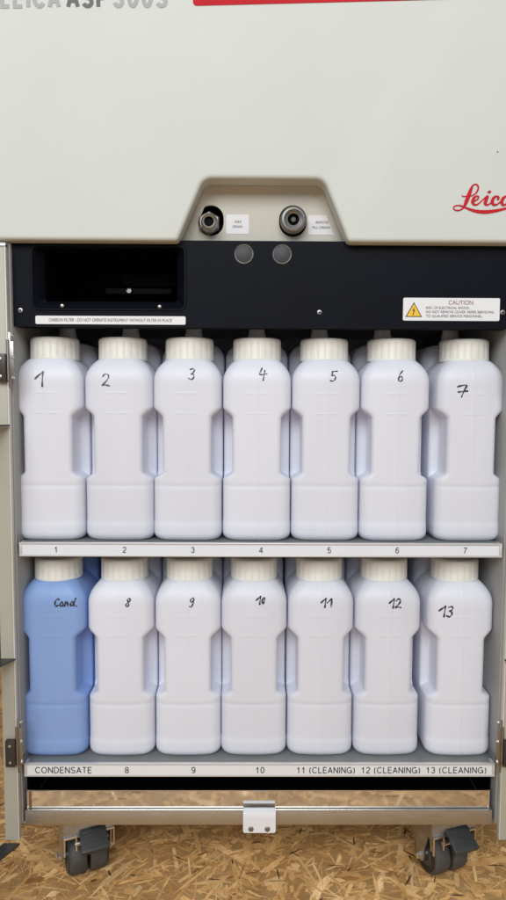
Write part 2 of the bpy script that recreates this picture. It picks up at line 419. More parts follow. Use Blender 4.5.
# upper housing: moulded front with a rolled lower edge and a trapezoid recess
ZB = .4085; YF = -.012
def arc_corner(p0, p1, p2, r, n=7):
    a = (Vector(p0)-Vector(p1)).normalized(); b = (Vector(p2)-Vector(p1)).normalized()
    th = a.angle(b); d = r/math.tan(th/2)
    bis = (a+b).normalized(); c = Vector(p1)+bis*(r/math.sin(th/2))
    s = Vector(p1)+a*d-c; e = Vector(p1)+b*d-c
    sg = 1 if s.x*e.y-s.y*e.x > 0 else -1
    tot = s.angle(e)
    return [tuple(c+Vector((s.x*math.cos(sg*tot*i/n)-s.y*math.sin(sg*tot*i/n), s.x*math.sin(sg*tot*i/n)+s.y*math.cos(sg*tot*i/n)))) for i in range(n+1)]
key = [(-.42, ZB), (-.1135, ZB), (-.0785, .4897), (.0800, .4897), (.1140, ZB), (.42, ZB), (.42, 1.0), (-.42, 1.0)]
OUT = []
for i, p in enumerate(key):
    r = {1: .007, 2: .017, 3: .017, 4: .007}.get(i)
    if r: OUT += arc_corner(key[i-1], p, key[(i+1) % len(key)], r, 8)
    else: OUT.append(p)
def inset(poly, d):
    out = []; n = len(poly)
    for i in range(n):
        a = Vector(poly[i-1]); b = Vector(poly[i]); c = Vector(poly[(i+1) % n])
        e1 = (b-a).normalized(); e2 = (c-b).normalized()
        n1 = Vector((-e1.y, e1.x)); n2 = Vector((-e2.y, e2.x)); m = (n1+n2).normalized()
        out.append(tuple(b+m*(d/max(.35, m.dot(n1)))))
    return out
bm = bmesh.new(); rr = .006
rows = []
for k in range(7):
    a = PI/2*k/6
    rows.append([(x, YF+rr*(1-math.cos(a)), z) for x, z in inset(OUT, rr*(1-math.sin(a)))])
RB = .009; YR = .027
rows.append([(x, YR-RB, z) for x, z in OUT])
rings_bm(bm, rows, cap0=True, cap1=False)
bx(bm, -.419, .419, .10, .62, .415, .998)
fin(bm, 'upper_housing', M['body'], CAB, ang=28)
# recess floor behind the trapezoid opening, with two oval openings
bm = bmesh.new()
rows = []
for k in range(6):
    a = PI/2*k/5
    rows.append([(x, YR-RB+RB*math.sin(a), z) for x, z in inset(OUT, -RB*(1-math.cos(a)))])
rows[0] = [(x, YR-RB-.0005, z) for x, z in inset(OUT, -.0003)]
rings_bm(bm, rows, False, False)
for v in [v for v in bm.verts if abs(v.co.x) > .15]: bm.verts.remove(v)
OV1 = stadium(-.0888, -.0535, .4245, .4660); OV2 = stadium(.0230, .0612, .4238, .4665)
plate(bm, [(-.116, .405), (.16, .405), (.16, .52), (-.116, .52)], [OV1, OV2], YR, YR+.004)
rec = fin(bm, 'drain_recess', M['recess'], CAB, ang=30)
for nm, ov in (('drain_opening', OV1), ('drain_opening', OV2)):
    bm = bmesh.new()
    rings_bm(bm, [[(x, YR+.0005, z) for x, z in inset(ov, -.0006)], [(x, YR+.06, z) for x, z in ov]], False, True)
    fin(bm, nm, M['black'], rec)
# wax drain fitting: hexagon nut and hose nozzle
bm = bmesh.new(); c = (-.0735, YR, .4405)
hexa = lambda r, a0=PI/6: [(c[0]+r*math.cos(a0+PI/3*i), c[2]+r*math.sin(a0+PI/3*i)) for i in range(6)]
rings_bm(bm, [[(x, .035, z) for x, z in hexa(.0158)], [(x, .020, z) for x, z in hexa(.0158)], [(x, .0185, z) for x, z in hexa(.0140)]])
lathe(bm, [(.0120, -.02), (.0120, .0), (.0126, .001), (.0126, .004), (.0115, .006)], 32, 'Y', (c[0], .018, c[2]-.001))
wf = fin(bm, 'wax_drain_fitting', M['knurl'], CAB)
bm = bmesh.new(); lathe(bm, [(.0110, -.01), (.0112, .008), (.0105, .012), (.0088, .0135), (.0066, .0125), (.0060, .0), (.0, -.002)], 32, 'Y', (c[0]+.001, .014, c[2]-.003))
fin(bm, 'nozzle', M['dullsteel'], wf)
bm = bmesh.new(); lathe(bm, [(.0061, 0), (0, .0003)], 24, 'Y', (c[0]+.001, .0055, c[2]-.003)); fin(bm, 'bore', M['black'], wf)
# remote drain coupling: knurled ring
bm = bmesh.new(); c = (.0418, YR, .4430)
lathe(bm, [(.0165, -.03), (.0165, -.002), (.0178, 0), (.0178, .009), (.0168, .0105), (.0135, .011), (.0128, .0085), (.0112, .008), (.0110, -.02)], 72, 'Y', (c[0], .018, c[2]),
      rfun=lambda r, h, a: r-(.0007 if (int(a*72/(2*PI)+.5) % 2 and r > .0165) else 0))
cf = fin(bm, 'remote_drain_coupling', M['knurl'], CAB, ang=60)
bm = bmesh.new(); lathe(bm, [(.0108, -.004), (.0108, .0085), (.0098, .0095), (.0080, .0085), (.0075, -.002)], 32, 'Y', (c[0], .018, c[2])); fin(bm, 'inner_ring', M['dullsteel'], cf)
bm = bmesh.new(); lathe(bm, [(.0079, 0), (.0, .0005)], 24, 'Y', (c[0], .0165, c[2])); fin(bm, 'bore', M['black'], cf)
bm = bmesh.new(); lathe(bm, [(.0040, 0), (.0040, .006), (.003, .007), (0, .007)], 20, 'Y', (c[0], .017, c[2])); fin(bm, 'valve_pin', M['hub'], cf)

def sticker(name, x0, x1, z0, z1, y, m, r=.002, th=.0004):
    bm = bmesh.new(); plate(bm, rrect(x0, x1, z0, z1, r, 4), [], y-th, y+.0003)
    return fin(bm, name, M[m], CAB)
s = sticker('drain_sticker', -.0500, -.0187, .4272, .4535, YR, 'sticker_grey')
text('WAX', 'lettering', M['ink'], s, -.0335, .4420, YR-.0007, .0036, .0095, shear=.25)
text('DRAIN', 'lettering', M['ink'], s, -.0345, .4355, YR-.0007, .0036, .0140, shear=.25)
s = sticker('drain_sticker', .0632, .1012, .4268, .4530, YR, 'sticker_grey')
text('REMOTE', 'lettering', M['ink'], s, .0825, .4418, YR-.0007, .0036, .0180, shear=.25)
text('FILL-DRAIN', 'lettering', M['ink'], s, .0815, .4350, YR-.0007, .0036, .0255, shear=.25)

# print on the upper housing
rot = .012
t0 = -.3400
for w_, x0, x1, m in (('LEICA', -.3385, -.2650, 'grey_text'), ('ASP', -.2530, -.2035, 'dark_text'), ('300S', -.1935, -.1262, 'grey_text')):
    sans(w_, M[m], CAB, x0, .7002+(x0-t0)*rot, YF-.0004, .0260, x1-x0, 'L', weight=.20, gap=.34, rot=rot, name='model_lettering')
bm = bmesh.new(); plate(bm, arc_corner((-.092, .78), (-.092, .7056), (.2145, .7156), .005, 5)+[(.2145+.10, .7188), (.314, .775), (-.092, .775)], [], YF-.0007, YF+.0003)
fin(bm, 'red_stripe', M['red'], CAB)
# red script lettering (strokes of changing width)
def LG(px, py): return (.2515+(px/7.667+440-453)*.001327, .4532-(py/7.667+140-208)*.001297)
strokes = [
  [(165, 425, 5), (175, 434, 9), (195, 432, 8), (228, 424, 7)],
  [(215, 436, 8), (250, 424, 9), (276, 403, 12), (289, 372, 13), (283, 349, 12), (266, 341, 11), (246, 352, 13), (232, 384, 25), (216, 430, 31), (200, 474, 29), (184, 512, 17), (164, 533, 11), (134, 541, 11), (110, 534, 9), (103, 520, 9), (115, 507, 9), (140, 503, 10), (172, 509, 13), (215, 527, 16), (275, 545, 23), (350, 551, 27), (430, 541, 22), (506, 523, 16), (580, 504, 9), (640, 490, 3)],
  [(240, 480, 9), (262, 470, 10), (287, 453, 12), (292, 436, 13), (277, 431, 12), (258, 446, 22), (249, 474, 24), (260, 494, 18), (282, 495, 12), (306, 478, 9), (327, 456, 8)],
  [(327, 458, 8), (345, 441, 10), (362, 432, 19), (351, 462, 26), (346, 486, 24), (360, 497, 14), (384, 486, 9), (402, 468, 8)],
  [(362, 401, 8), (371, 399, 19), (380, 397, 20), (386, 396, 8)],
  [(442, 453, 18), (446, 440, 17), (432, 431, 12), (409, 444, 22), (399, 472, 25), (409, 494, 19), (433, 494, 12), (458, 475, 9), (476, 452, 8)],
  [(528, 438, 12), (505, 431, 12), (481, 447, 22), (472, 476, 24), (482, 496, 17), (505, 490, 11), (529, 458, 10)],
  [(540, 428, 18), (528, 466, 26), (526, 488, 22), (541, 497, 14), (566, 483, 9), (588, 460, 6)],
]
bm = bmesh.new()
for k, st in enumerate(strokes):
    P = catmull([LG(a, b)+(w*.001327/7.667,) for a, b, w in st], 8)
    ribbon(bm, P, lambda x, z, k=k: YF-.0003-.00012*k)
faces_to_viewer(bm)
fin(bm, 'script_emblem', M['red'], CAB, recalc=False)

bm = bmesh.new(); plate(bm, ellipse(.3085, .5255, .0011, .0009, 9), [], YF-.0003, YF+.0004); fin(bm, 'paint_chip', M['dark_text'], CAB)
# dark control panel with the filter bay
PY = .007
BO = rrect(-.3149, -.1032, .3185, .4074, .010, 6); BI = rrect(-.2995, -.1172, .3328, .4035, .004, 6)
bm = bmesh.new()
plate(bm, [(-.3445, .2975), (.3445, .2975), (.3445, .4135), (-.3445, .4135)], [BO], PY, PY+.004)
bx(bm, -.3444, .3444, PY+.0041, PY+.03, .2978, .302)
panel = fin(bm, 'control_panel', M['navy'], CAB)
bm = bmesh.new()
rows = [[(x, PY+.001, z) for x, z in inset(BO, -.0004)], [(x, PY-.0015, z) for x, z in inset(BO, .0008)], [(x, PY-.0015, z) for x, z in inset(BO, .003)], [(x, PY+.004, z) for x, z in inset(BO, .006)]]
rings_bm(bm, rows+[[(x, PY+.012, z) for x, z in BI], [(x, PY+.02, z) for x, z in BI]], False, False)
fin(bm, 'filter_bay_bezel', M['navy'], CAB, ang=50)
bm = bmesh.new()
rings_bm(bm, [[(x, PY+.0195, z) for x, z in inset(BI, -.0005)], [(x, PY+.16, z) for x, z in inset(BI, -.0005)]], False, True)
bay = fin(bm, 'filter_bay', M['black'], CAB)
bm = bmesh.new(); bx(bm, -.235, -.135, PY+.10, PY+.158, .357, .366, .001); bx(bm, -.215, -.13, PY+.12, PY+.158, .372, .392, .001)
fin(bm, 'filter_rest', mat('bay_black', (.005, .005, .006), .6, spec=.15), bay)
bm = bmesh.new(); lathe(bm, [(.0054, -.002), (.0054, .002), (.0046, .003), (.0040, .002), (.0040, .0), (0, 0)], 6, 'Y', (-.1990, PY+.098, .3617)); fin(bm, 'hexagon_bolt', M['dullsteel'], bay)
for x, z, r in ((-.3291, .3187, .0036), (.0781, .3181, .0036), (.3290, .3194, .0036)): screw('panel_screw', x, PY, z, r, CAB, 'dullsteel')
for x, z in ((-.2729, .3255), (-.1402, .3250)):
    bm = bmesh.new(); lathe(bm, [(.0036, -.004), (.0036, 0), (.0030, .0018), (.0015, .003), (0, .0033)], 20, 'Y', (x, PY+.0015, z)); fin(bm, 'bay_stud', M['bright'], CAB)
for x in (-.0253, .0266):
    bm = bmesh.new(); lathe(bm, [(.0131, -.001), (.0131, .0012), (.0125, .0018), (.0118, .0014), (.0117, .0002)], 40, 'Y', (x, PY, .3957)); bt = fin(bm, 'button_ring', M['zinc'], CAB)
    bm = bmesh.new(); lathe(bm, [(.0116, -.001), (.0116, .0008), (.011, .0012), (0, .0012)], 40, 'Y', (x, PY, .3957)); fin(bm, 'button', M['button'], bt)
# carbon filter sticker
s = sticker('filter_sticker', -.3094, -.1047, .3006, .3118, PY, 'sticker')
text('CARBON FILTER - DO NOT OPERATE INSTRUMENT WITHOUT FILTER IN PLACE', 'lettering', M['ink'], s, -.207, .3043, PY-.0007, .0042, .168, shear=.25)
# caution sticker
s = sticker('caution_sticker', .1926, .3251, .3078, .3386, PY, 'sticker')
text('CAUTION', 'lettering', M['red_text'], s, .2715, .3296, PY-.0007, .0060, .0335)
for i, l in enumerate((('RISC OF ELECTRICAL SHOCK.', .0600), ('DO NOT REMOVE COVER. REFER SERVICING', .0930), ('TO QUALIFIED SERVICE PERSONNEL.', .0780))):
    text(l[0], 'lettering', M['ink'], s, .2240, .3236-.0056*i, PY-.0007, .0035, l[1], 'L')
bm = bmesh.new(); plate(bm, [(.1958, .3127), (.2188, .3127), (.2073, .3328)], [], PY-.0007, PY-.0003); fin(bm, 'warning_triangle', M['ink'], s)
bm = bmesh.new(); plate(bm, [(.1978, .3138), (.2168, .3138), (.2073, .3305)], [], PY-.0010, PY-.0006); fin(bm, 'triangle_fill', M['yellow'], s)
bm = bmesh.new(); plate(bm, [(.2084, .3268), (.2050, .3212), (.2070, .3212), (.2058, .3162), (.2052, .3166), (.2058, .3146), (.2073, .3160), (.2066, .3163), (.2090, .3222), (.2068, .3222)], [], PY-.0013, PY-.0009); fin(bm, 'lightning_bolt', M['ink'], s)

# carcass
bm = bmesh.new()
bx(bm, -.346, -.3395, .0005, .50, -.41, .41, .0008); fin(bm, 'side_panel', M['inner'], CAB)
bm = bmesh.new(); bx(bm, .3395, .346, .0005, .50, -.41, .41, .0008); fin(bm, 'side_panel', M['inner'], CAB)
bm = bmesh.new(); bx(bm, -.3394, .3394, .46, .499, -.409, .409); bx(bm, -.3394, .3394, .045, .4595, .3225, .3280)
fin(bm, 'back_panel', mat('brightened_grey_paint', (.66, .65, .63), .5), CAB)  # wall paint lightened to stand in for light behind the upper caps
bm = bmesh.new(); bx(bm, -.3393, .3393, .32, .4594, -.386, -.324); bx(bm, -.3393, .3393, .02, .4594, -.3310, -.3290); 
bx(bm, -.3394, -.3374, .02, .319, -.386, -.331); bx(bm, .3374, .3394, .02, .319, -.386, -.331); bx(bm, -.3393, .3393, .012, .4594, -.409, -.407)
fin(bm, 'drawer_bay', M['black'], CAB)  # black lining paints the darkness below the lower shelf; bottom keeps floor light out

# shelves, each with an aluminium edge holding a printed strip
def shelf(zt, low):
    bm = bmesh.new()
    zf = zt-.002
    bx(bm, -.3385, .3385, .003, .4595, zf-.0015, zf)
    bx(bm, -.3385, -.3372, .004, .4595, zf+.0001, zf+.009); bx(bm, .3372, .3385, .004, .4595, zf+.0001, zf+.009)
    sh = fin(bm, 'shelf', M['shelf'], CAB)
    bm = bmesh.new(); h = .0190
    bx(bm, -.3362, .3368, .0005, .003, zt-h, zt-.0005)
    bx(bm, -.3362, .3368, -.0012, .0032, zt-.0022, zt, .0004)
    bx(bm, -.3362, .3368, -.0012, .0032, zt-h-.0006, zt-h+.0018, .0004)
    for x in (-.3362, .3330):
        bx(bm, x, x+.0038, -.0008, .014, zt-h+.0001, zt-.0004, .0003)
    ed = fin(bm, 'shelf_edge', M['alu'], CAB)
    bm = bmesh.new(); bx(bm, -.3320, .3325, -.0004, .0009, zt-h+.0020, zt-.0032)
    st = fin(bm, 'label_strip', M['strip_low' if low else 'strip'], CAB)
    return st
st = shelf(0.0, False)
for i in range(7):
    sans(str(i+1), M['ink'], st, (i-3)*.095, -.0142, -.0008, .0086)
st = shelf(-.3188, True)
zl = -.3188-.0145
for i, (t, w_) in enumerate((('CONDENSATE', .080), ('8', None), ('9', None), ('10', None), ('11 (CLEANING)', .083), ('12 (CLEANING)', .084), ('13 (CLEANING)', .086))):
    x = (-.2802, -.190, -.095, 0, .094, .187, .281)[i]
    sans(t, M['ink'], st, x, zl-.0003, -.0008, .0096, w_)

# drip drawer, lower rail, pull plate
bm = bmesh.new()
plate(bm, rrect(-.3350, .3322, -.3905, -.3628, .0006, 2), [], .0045, .0060)
bx(bm, -.3352, .3324, .0030, .0060, -.3628, -.3612, .0005)
bx(bm, .3300, .3324, .0032, .0065, -.3902, -.3628, .0006)
bx(bm, .3308, .3322, 0.0066, .30, -.3905, -.3625)
bx(bm, -.3335, -.3321, 0.0066, .30, -.3905, -.3625)
bx(bm, -.3350, -.3330, .0032, .0065, -.3902, -.3628, .0006)
dr = fin(bm, 'drip_drawer', M['steel'], CAB)
bm = bmesh.new(); bx(bm, -.3318, -.3285, .0036, .0044, -.3898, -.3632, .0004); fin(bm, 'brown_reflection', mat('reflection_brown', (.16, .085, .05), .5), dr)  # brown reflection in the polished steel, painted as a thin strip
bm = bmesh.new()
bx(bm, -.3364, .3350, .0, .003, -.4113, -.3908, .0004)
bx(bm, -.3364, .3350, -.0004, .0034, -.3910, -.3890, .0006)
bx(bm, .3328, .3350, .0036, .0100, -.3906, -.3888, .0003)
bx(bm, -.3364, .3350, .0031, .47, -.4113, -.4095)
fin(bm, 'bottom_rail', M['rail'], CAB)
bm = bmesh.new()
prof = [(-.0012, -.3850), (-.0075, -.3854), (-.0092, -.3862), (-.0102, -.3885), (-.0105, -.3940)]
plate(bm, [(-.0238, -.39401)]+[p for p in rrect(-.0238, .0226, -.4162, -.37, .003, 5)[18:24]]+[p for p in rrect(-.0238, .0226, -.4162, -.37, .003, 5)[:6]]+[(.0226, -.39401)], [], -.0105, -.0087)
t = bmesh.new(); V = [[t.verts.new((x, y, z)) for x in (-.0238, .0226)] for y, z in prof+[(y2+.0018 if y2 < -.008 else y2, z2-.0018 if z2 > -.3900 else z2) for y2, z2 in prof[::-1]]]
for i in range(len(V)):
    j = (i+1) % len(V); t.faces.new((V[i][0], V[i][1], V[j][1], V[j][0]))
for q in (0, 1): t.faces.new([v[q] for v in V])
merge(bm, t)
hd = fin(bm, 'pull_plate', M['white_paint'], CAB)
for x in (-.0126, .0108):
    bm = bmesh.new(); lathe(bm, [(.0038, -.001), (.0038, .0010), (.0028, .0016), (.0012, .0016), (.0010, .0006), (0, .0006)], 20, 'Y', (x, -.0105, -.4102)); fin(bm, 'plate_screw', M['dullsteel'], hd)

# door posts, hinges and the door trays that stick out beside the opening
def door(sx):
    X = lambda a: (min(sx*a[0], sx*a[1]), max(sx*a[0], sx*a[1]))
    bm = bmesh.new(); a = X((.3440, .3620)); bx(bm, a[0], a[1], -.010, -.0005, -.4275, .4060, .001)
    d = fin(bm, 'door', M['frame'], CAB)
    bm = bmesh.new(); a = X((.3418, .3438)); bx(bm, a[0], a[1], -.0105, -.0008, -.4270, .4055, .0004); fin(bm, 'door_edge', M['edge'], d)
    for z0, z1, zb0, zb1, zs in ((.2135, .2876, .2213, .2587, (.2837, .2541, .2270)), (-.3260, -.2493, -.3144, -.2764, (-.2520, -.2800, -.3097))):
        bm = bmesh.new(); a = X((.3335, .3412))
        bx(bm, a[0], a[1], -.0125, -.0108, z0+.012, z1-.012, .0005)
        a = X((.3375, .3412)); bx(bm, a[0], a[1], -.0124, -.0107, z0, z1, .0004)
        a2 = X((.3395, .3420)); lathe(bm, [(.0022, z0+.010), (.0022, z1-.010)], 12, 'Z', (sx*.3412, -.0125, 0))
        h = fin(bm, 'hinge', M['dullsteel'], d)
        bm = bmesh.new(); a = X((.3425, .3560)); bx(bm, a[0], a[1], -.0190, -.0112, zb0, zb1, .0012); fin(bm, 'hinge_block', M['hinge'], h)
        for z in (zb0+.007, zb1-.007):
            bm = bmesh.new(); lathe(bm, [(.0020, -.001), (.0018, .001), (0, .0014)], 12, 'Y', (sx*.3490, -.0190, z)); fin(bm, 'screw', M['bright'], h)
        for z in zs:
            bm = bmesh.new(); lathe(bm, [(.0021, -.002), (.0020, .001), (.0010, .002), (0, .002)], 12, 'Y', (sx*.3352 if sx < 0 else .3352, -.0126, z)); fin(bm, 'screw', M['bright'], h)
    return d
dl = door(-1); dr_ = door(1)
def door_tray(sx, z, w, th):
    bm = bmesh.new(); t = bmesh.new()
    P = [(-.3400, -.014), (-.3400-.30*.42, -.014-.30*.907), (-.3400-.30*.42-w, -.014-.30*.907), (-.352-w*.2, -.014)]
    P = [(sx*-a, b) for a, b in P]
    rings_bm(bm, [[(a, b, z) for a, b in P], [(a, b, z-th) for a, b in P]])
    fin(bm, 'door_tray', M['tray'], dl if sx < 0 else dr_)
for z, w, th in ((.1640, .03, .0022), (-.1600, .04, .0022), (-.4285, .05, .0030)): door_tray(-1, z, w, th)
door_tray(1, -.1600, .04, .0022)
bm = bmesh.new(); bx(bm, -.36, -.3415, -.011, .002, .4000, .4042, .0008); fin(bm, 'door_latch', M['zinc'], dl)

# castors
def caster(cx, cy, ang):
    T = Matrix.Translation((cx, cy, 0)) @ Matrix.Rotation(ang, 4, 'Z')
    def out(bm, name, m, parent):
        bmesh.ops.transform(bm, matrix=T, verts=bm.verts); return fin(bm, name, M[m], parent)
    R = .0295; az = FZ+R; ay = .0
    zt = -.4120
    bm = bmesh.new()
    bx(bm, -.036, .036, -.030, .045, zt-.004, zt, .0012)
    for s_ in (-1, 1):
        t = bmesh.new()
        prof = [(.044, zt-.003), (-.026, zt-.003), (-.0295, zt-.026), (-.0285, zt-.046), (-.024, zt-.046), (-.0235, zt-.030), (-.016, zt-.028), (-.010, az+.014), (-.008, az-.004), (-.003, az-.009), (.005, az-.009), (.010, az-.003), (.013, az+.012), (.038, zt-.022)]
        for x in (s_*.0345, s_*.0365): pass
        rings_bm(bm, [[(s_*.0345, y, z) for y, z in prof], [(s_*.0368, y, z) for y, z in prof]])
        t.free()
    # sloping hood behind the pedal
    rings_bm(bm, [[(x, -.0262, zt-.003), (x, -.0300, zt-.027), (x, -.0275, zt-.027), (x, -.024, zt-.003)] for x in (-.0345, .0345)])
    lathe(bm, [(.026, zt-.012), (.026, zt-.003)], 24, 'Z', (0, .006, 0))
    br = out(bm, 'caster', 'zinc', CAB)
    for s_ in (-1, 1):
        bm = bmesh.new()
        x0, x1 = (.003, .0285)
        prof = [(.012, x0), (R-.002, x0), (R, x0+.003), (R, x1-.005), (R-.0015, x1-.0018), (R-.0045, x1)]
        lathe(bm, [(r, h) for r, h in prof], 48, 'X', (0, ay, az)) if s_ > 0 else None
        if s_ < 0: lathe(bm, [(r, -h) for r, h in prof], 48, 'X', (0, ay, az))
        w = out(bm, 'wheel', 'rubber', br)
        bm = bmesh.new()
        pr = [(R-.0040, x1-.001), (R-.0045, x1+.0009), (R-.0085, x1+.0011), (R-.0100, x1+.0004), (.010, x1-.001), (.008, x1+.003), (0, x1+.003)]
        lathe(bm, [(r, s_*h) for r, h in pr], 40, 'X', (0, ay, az)); out(bm, 'hub', 'hub', w)
    for s_ in (-1, 1):
        bm = bmesh.new()
        lathe(bm, [(.0062, s_*.0366), (.0062, s_*.0390), (.0046, s_*.0395), (.0046, s_*.0430), (.0034, s_*.0440), (0, s_*.0440)], 6, 'X', (0, ay, az))
        out(bm, 'axle_nut', 'bright', br)
    bm = bmesh.new(); lathe(bm, [(.006, -.036), (.006, .036)], 16, 'X', (0, ay, az)); out(bm, 'axle', 'zinc', br)
    # brake pedal
    bm = bmesh.new()
    t = bmesh.new(); bx(t, -.0195, .0195, -.0165, .0165, -.0032, .0032, .0020, 3)
    for k in range(5):
        y = -.0128+k*.0056
        bx(t, -.0170, .0170, y, y+.0020, .0030, .0039, .0004)
    bx(t, -.0195, .0195, -.0168, -.0130, -.0065, .0028, .0012)
    for v in t.verts: v.co.x *= 1.0+(-v.co.y/.024)*.06
    merge(bm, t, Matrix.Translation((.005, -.041, zt-.0275)) @ Matrix.Rotation(math.radians(34), 4, 'X'))
    out(bm, 'brake_pedal', 'pedal', br)
    for s_ in (-1, 1):
        bm = bmesh.new()
        pl = [(.0366, -.050), (.0366, -.023), (.0180, -.023), (.0180, -.045), (.0200, -.045), (.0200, -.0252), (.0348, -.0252), (.0348, -.050)]
        plate(bm, [(s_*x, zt+z) for x, z in pl], [], -.0325, -.0302)
        out(bm, 'pedal_bracket', 'bright', br)
    bm = bmesh.new(); lathe(bm, [(.0032, -.024), (.0032, .024)], 12, 'X', (.003, -.031, zt-.035)); out(bm, 'pedal_pin', 'bright', br)
caster(-.2620, .046, math.radians(24))
caster(.2770, .046, math.radians(19))

# ------------------------------------------------------------------ bottles
HW = .0479; HN = .0344
def smooth(a, b, x):
    t = max(0, min(1, (x-a)/(b-a))); return t*t*(3-2*t)
ZS, ZT = .2240, .2570
def front_y(z):
    y = 0.
    y += .0007*math.exp(-((z-.0790)/.0030)**2)
    y += .0011*smooth(.0205, .0295, z)
    if z < .012: y += .012*(1-math.sqrt(max(0, 1-((.012-z)/.012)**2)))
    y += .0006*smooth(.176, .182, z)*0
    if z > ZS: y += .013*((z-ZS)/(ZT-ZS))**2.3
    return y
def half_w(z):
    w = HW - .0004*smooth(.0225, .0285, z)
    if z < .012: w -= .011*(1-math.sqrt(max(0, 1-((.012-z)/.012)**2)))
    if z > ZS: w -= .0165*((z-ZS)/(ZT-ZS))**2.3
    return w
BULGE = .0032
def surf_y(x, z): return front_y(z)+BULGE*(abs(x)/HN)**2.6
YB = .205; YH = .088; GD = .046
def ring(z):
    w = half_w(z); yf = front_y(z)
    s = min(1-smooth(.1745, .1905, z), smooth(.0870, .0985, z))
    s_lin = max(0, min(1, s))
    w1 = w-s_lin*(HW-HN)
    rc = .0165-.0085*s_lin
    P = []
    n = 7
    for i in range(n):
        x = (w1-rc)*i/(n-1)
        e = .0005*math.exp(-((z-.2096)/.0007)**2)*(1-smooth(.009, .015, x))+.0004*math.exp(-((z-.1815)/.0007)**2)*(1-smooth(.012, .018, x))
        P.append((x, yf+BULGE*(x/HN)**2.6-e))
    P.insert(1, (.0006, yf-.00018)); P[0] = (0, yf-.0003)
    yb0 = P[-1][1]
    for i in range(1, 8):
        a = PI/2*i/7
        P.append((w1-rc+rc*math.sin(a), yb0+rc*(1-math.cos(a))))
    g = max(yf+GD, yb0+rc+.002)
    P.append((w1+1e-5, g-.002)); P.append((w1+(w-w1)*.06+2e-5, g-.0004*s_lin))
    P.append((w1+(w-w1)*.25+3e-5, g+.0002)); r2 = .005*s_lin+.0005
    P.append((max(w-r2, w1+4e-5), g+.0008))
    for i in range(1, 4):
        a = PI/2*i/3
        P.append((max(w-r2+r2*math.sin(a), w1+(4+i)*1e-5), g+.0008+r2*(1-math.cos(a))))
    yb = YB; 
    P.append((w, .10)); P.append((w, yb-.02))
    for i in range(1, 5):
        a = PI/2*i/4
        P.append((w-.02+.02*math.cos(a), yb-.02+.02*math.sin(a)))
    P.append((0, yb))
    full = [(x, y, z) for x, y in P]+[(-x, y, z) for x, y in P[-2:0:-1]]
    return full
zs = [.012*(1-math.cos(PI/2*i/6)) for i in range(7)]
zs += [.016, .020, .0225, .024, .0255, .027, .0285, .034, .045, .058, .068, .073, .0755, .077, .0782, .079, .0798, .0810]
zs += [.083+.0018*i for i in range(10)]+[.104, .115, .13, .145, .158, .167]+[.172+.0018*i for i in range(12)]+[.1808, .1815, .1822, .197, .205, .2082, .2089, .2096, .2103, .2110, .214, .220, ZS]
zs += [ZS+(ZT-ZS)*i/10 for i in range(1, 10)]+[ZT-.0008, ZT-.00001]
bm = bmesh.new()
rings_bm(bm, [ring(z) for z in sorted(set(zs))])
# taller rear chamber behind the neck
def rr_ring(z, w, y0, y1, r):
    return [(x, y, z) for x, y in rrect(-w, w, y0, y1, r, 5)]
R2 = []
for i in range(11):
    a = PI/2*i/10
    d = .024*(1-math.cos(a))
    R2.append(rr_ring(.262+.024*math.sin(a), HW-.0006-d, YH+d*.8, YB-.0008-d*.5, max(.002, .018-d*.4)))
R2 = [rr_ring(.20, HW-.0006, YH, YB-.0008, .018)]+R2
rings_bm(bm, R2)
lathe(bm, [(.0305, .240), (.0305, .259), (.028, .262)], 40, 'Z', (0, .049, 0))
bmesh.ops.recalc_face_normals(bm, faces=bm.faces)
BODY = bpy.data.meshes.new('bottle_body'); bm.to_mesh(BODY); bm.free(); shade(BODY, 55); BODY.materials.append(M['hdpe'])
BLUE = BODY.copy(); BLUE.name = 'bottle_body_blue'; BLUE.materials[0] = M['blue']
bm = bmesh.new(); RC = .0346
def rib(r, h, a):
    if .2605 < h < .2835 and r > .033:
        q = (a*20/(2*PI)) % 1
        return r-.0005*(smooth(.0, .2, q)*(1-smooth(.35, .55, q)))
    return r
lathe(bm, [(.030, .2568), (RC-.0006, .2568), (RC, .2574), (RC, .2604), (RC-.0002, .2608), (RC-.0003, .2825), (RC-.0004, .2838), (RC-.0012, .2868), (RC-.0034, .2884), (0, .2888)], 208, 'Z', (0, .049, 0), rfun=rib)
bmesh.ops.recalc_face_normals(bm, faces=bm.faces)
CAP = bpy.data.meshes.new('cap'); bm.to_mesh(CAP); bm.free(); shade(CAP, 40); CAP.materials.append(M['cap'])
bm = bmesh.new(); lathe(bm, [(.0135, .280), (.0135, .300), (.0120, .304), (.0120, .320), (.010, .322)], 28, 'Z', (0, .115, 0))
bx(bm, -.010, .010, .095, .150, .284, .296, .004)
bmesh.ops.recalc_face_normals(bm, faces=bm.faces)
NOZ = bpy.data.meshes.new('filling_nozzle'); bm.to_mesh(NOZ); bm.free(); shade(NOZ, 40); NOZ.materials.append(M['nozzle'])

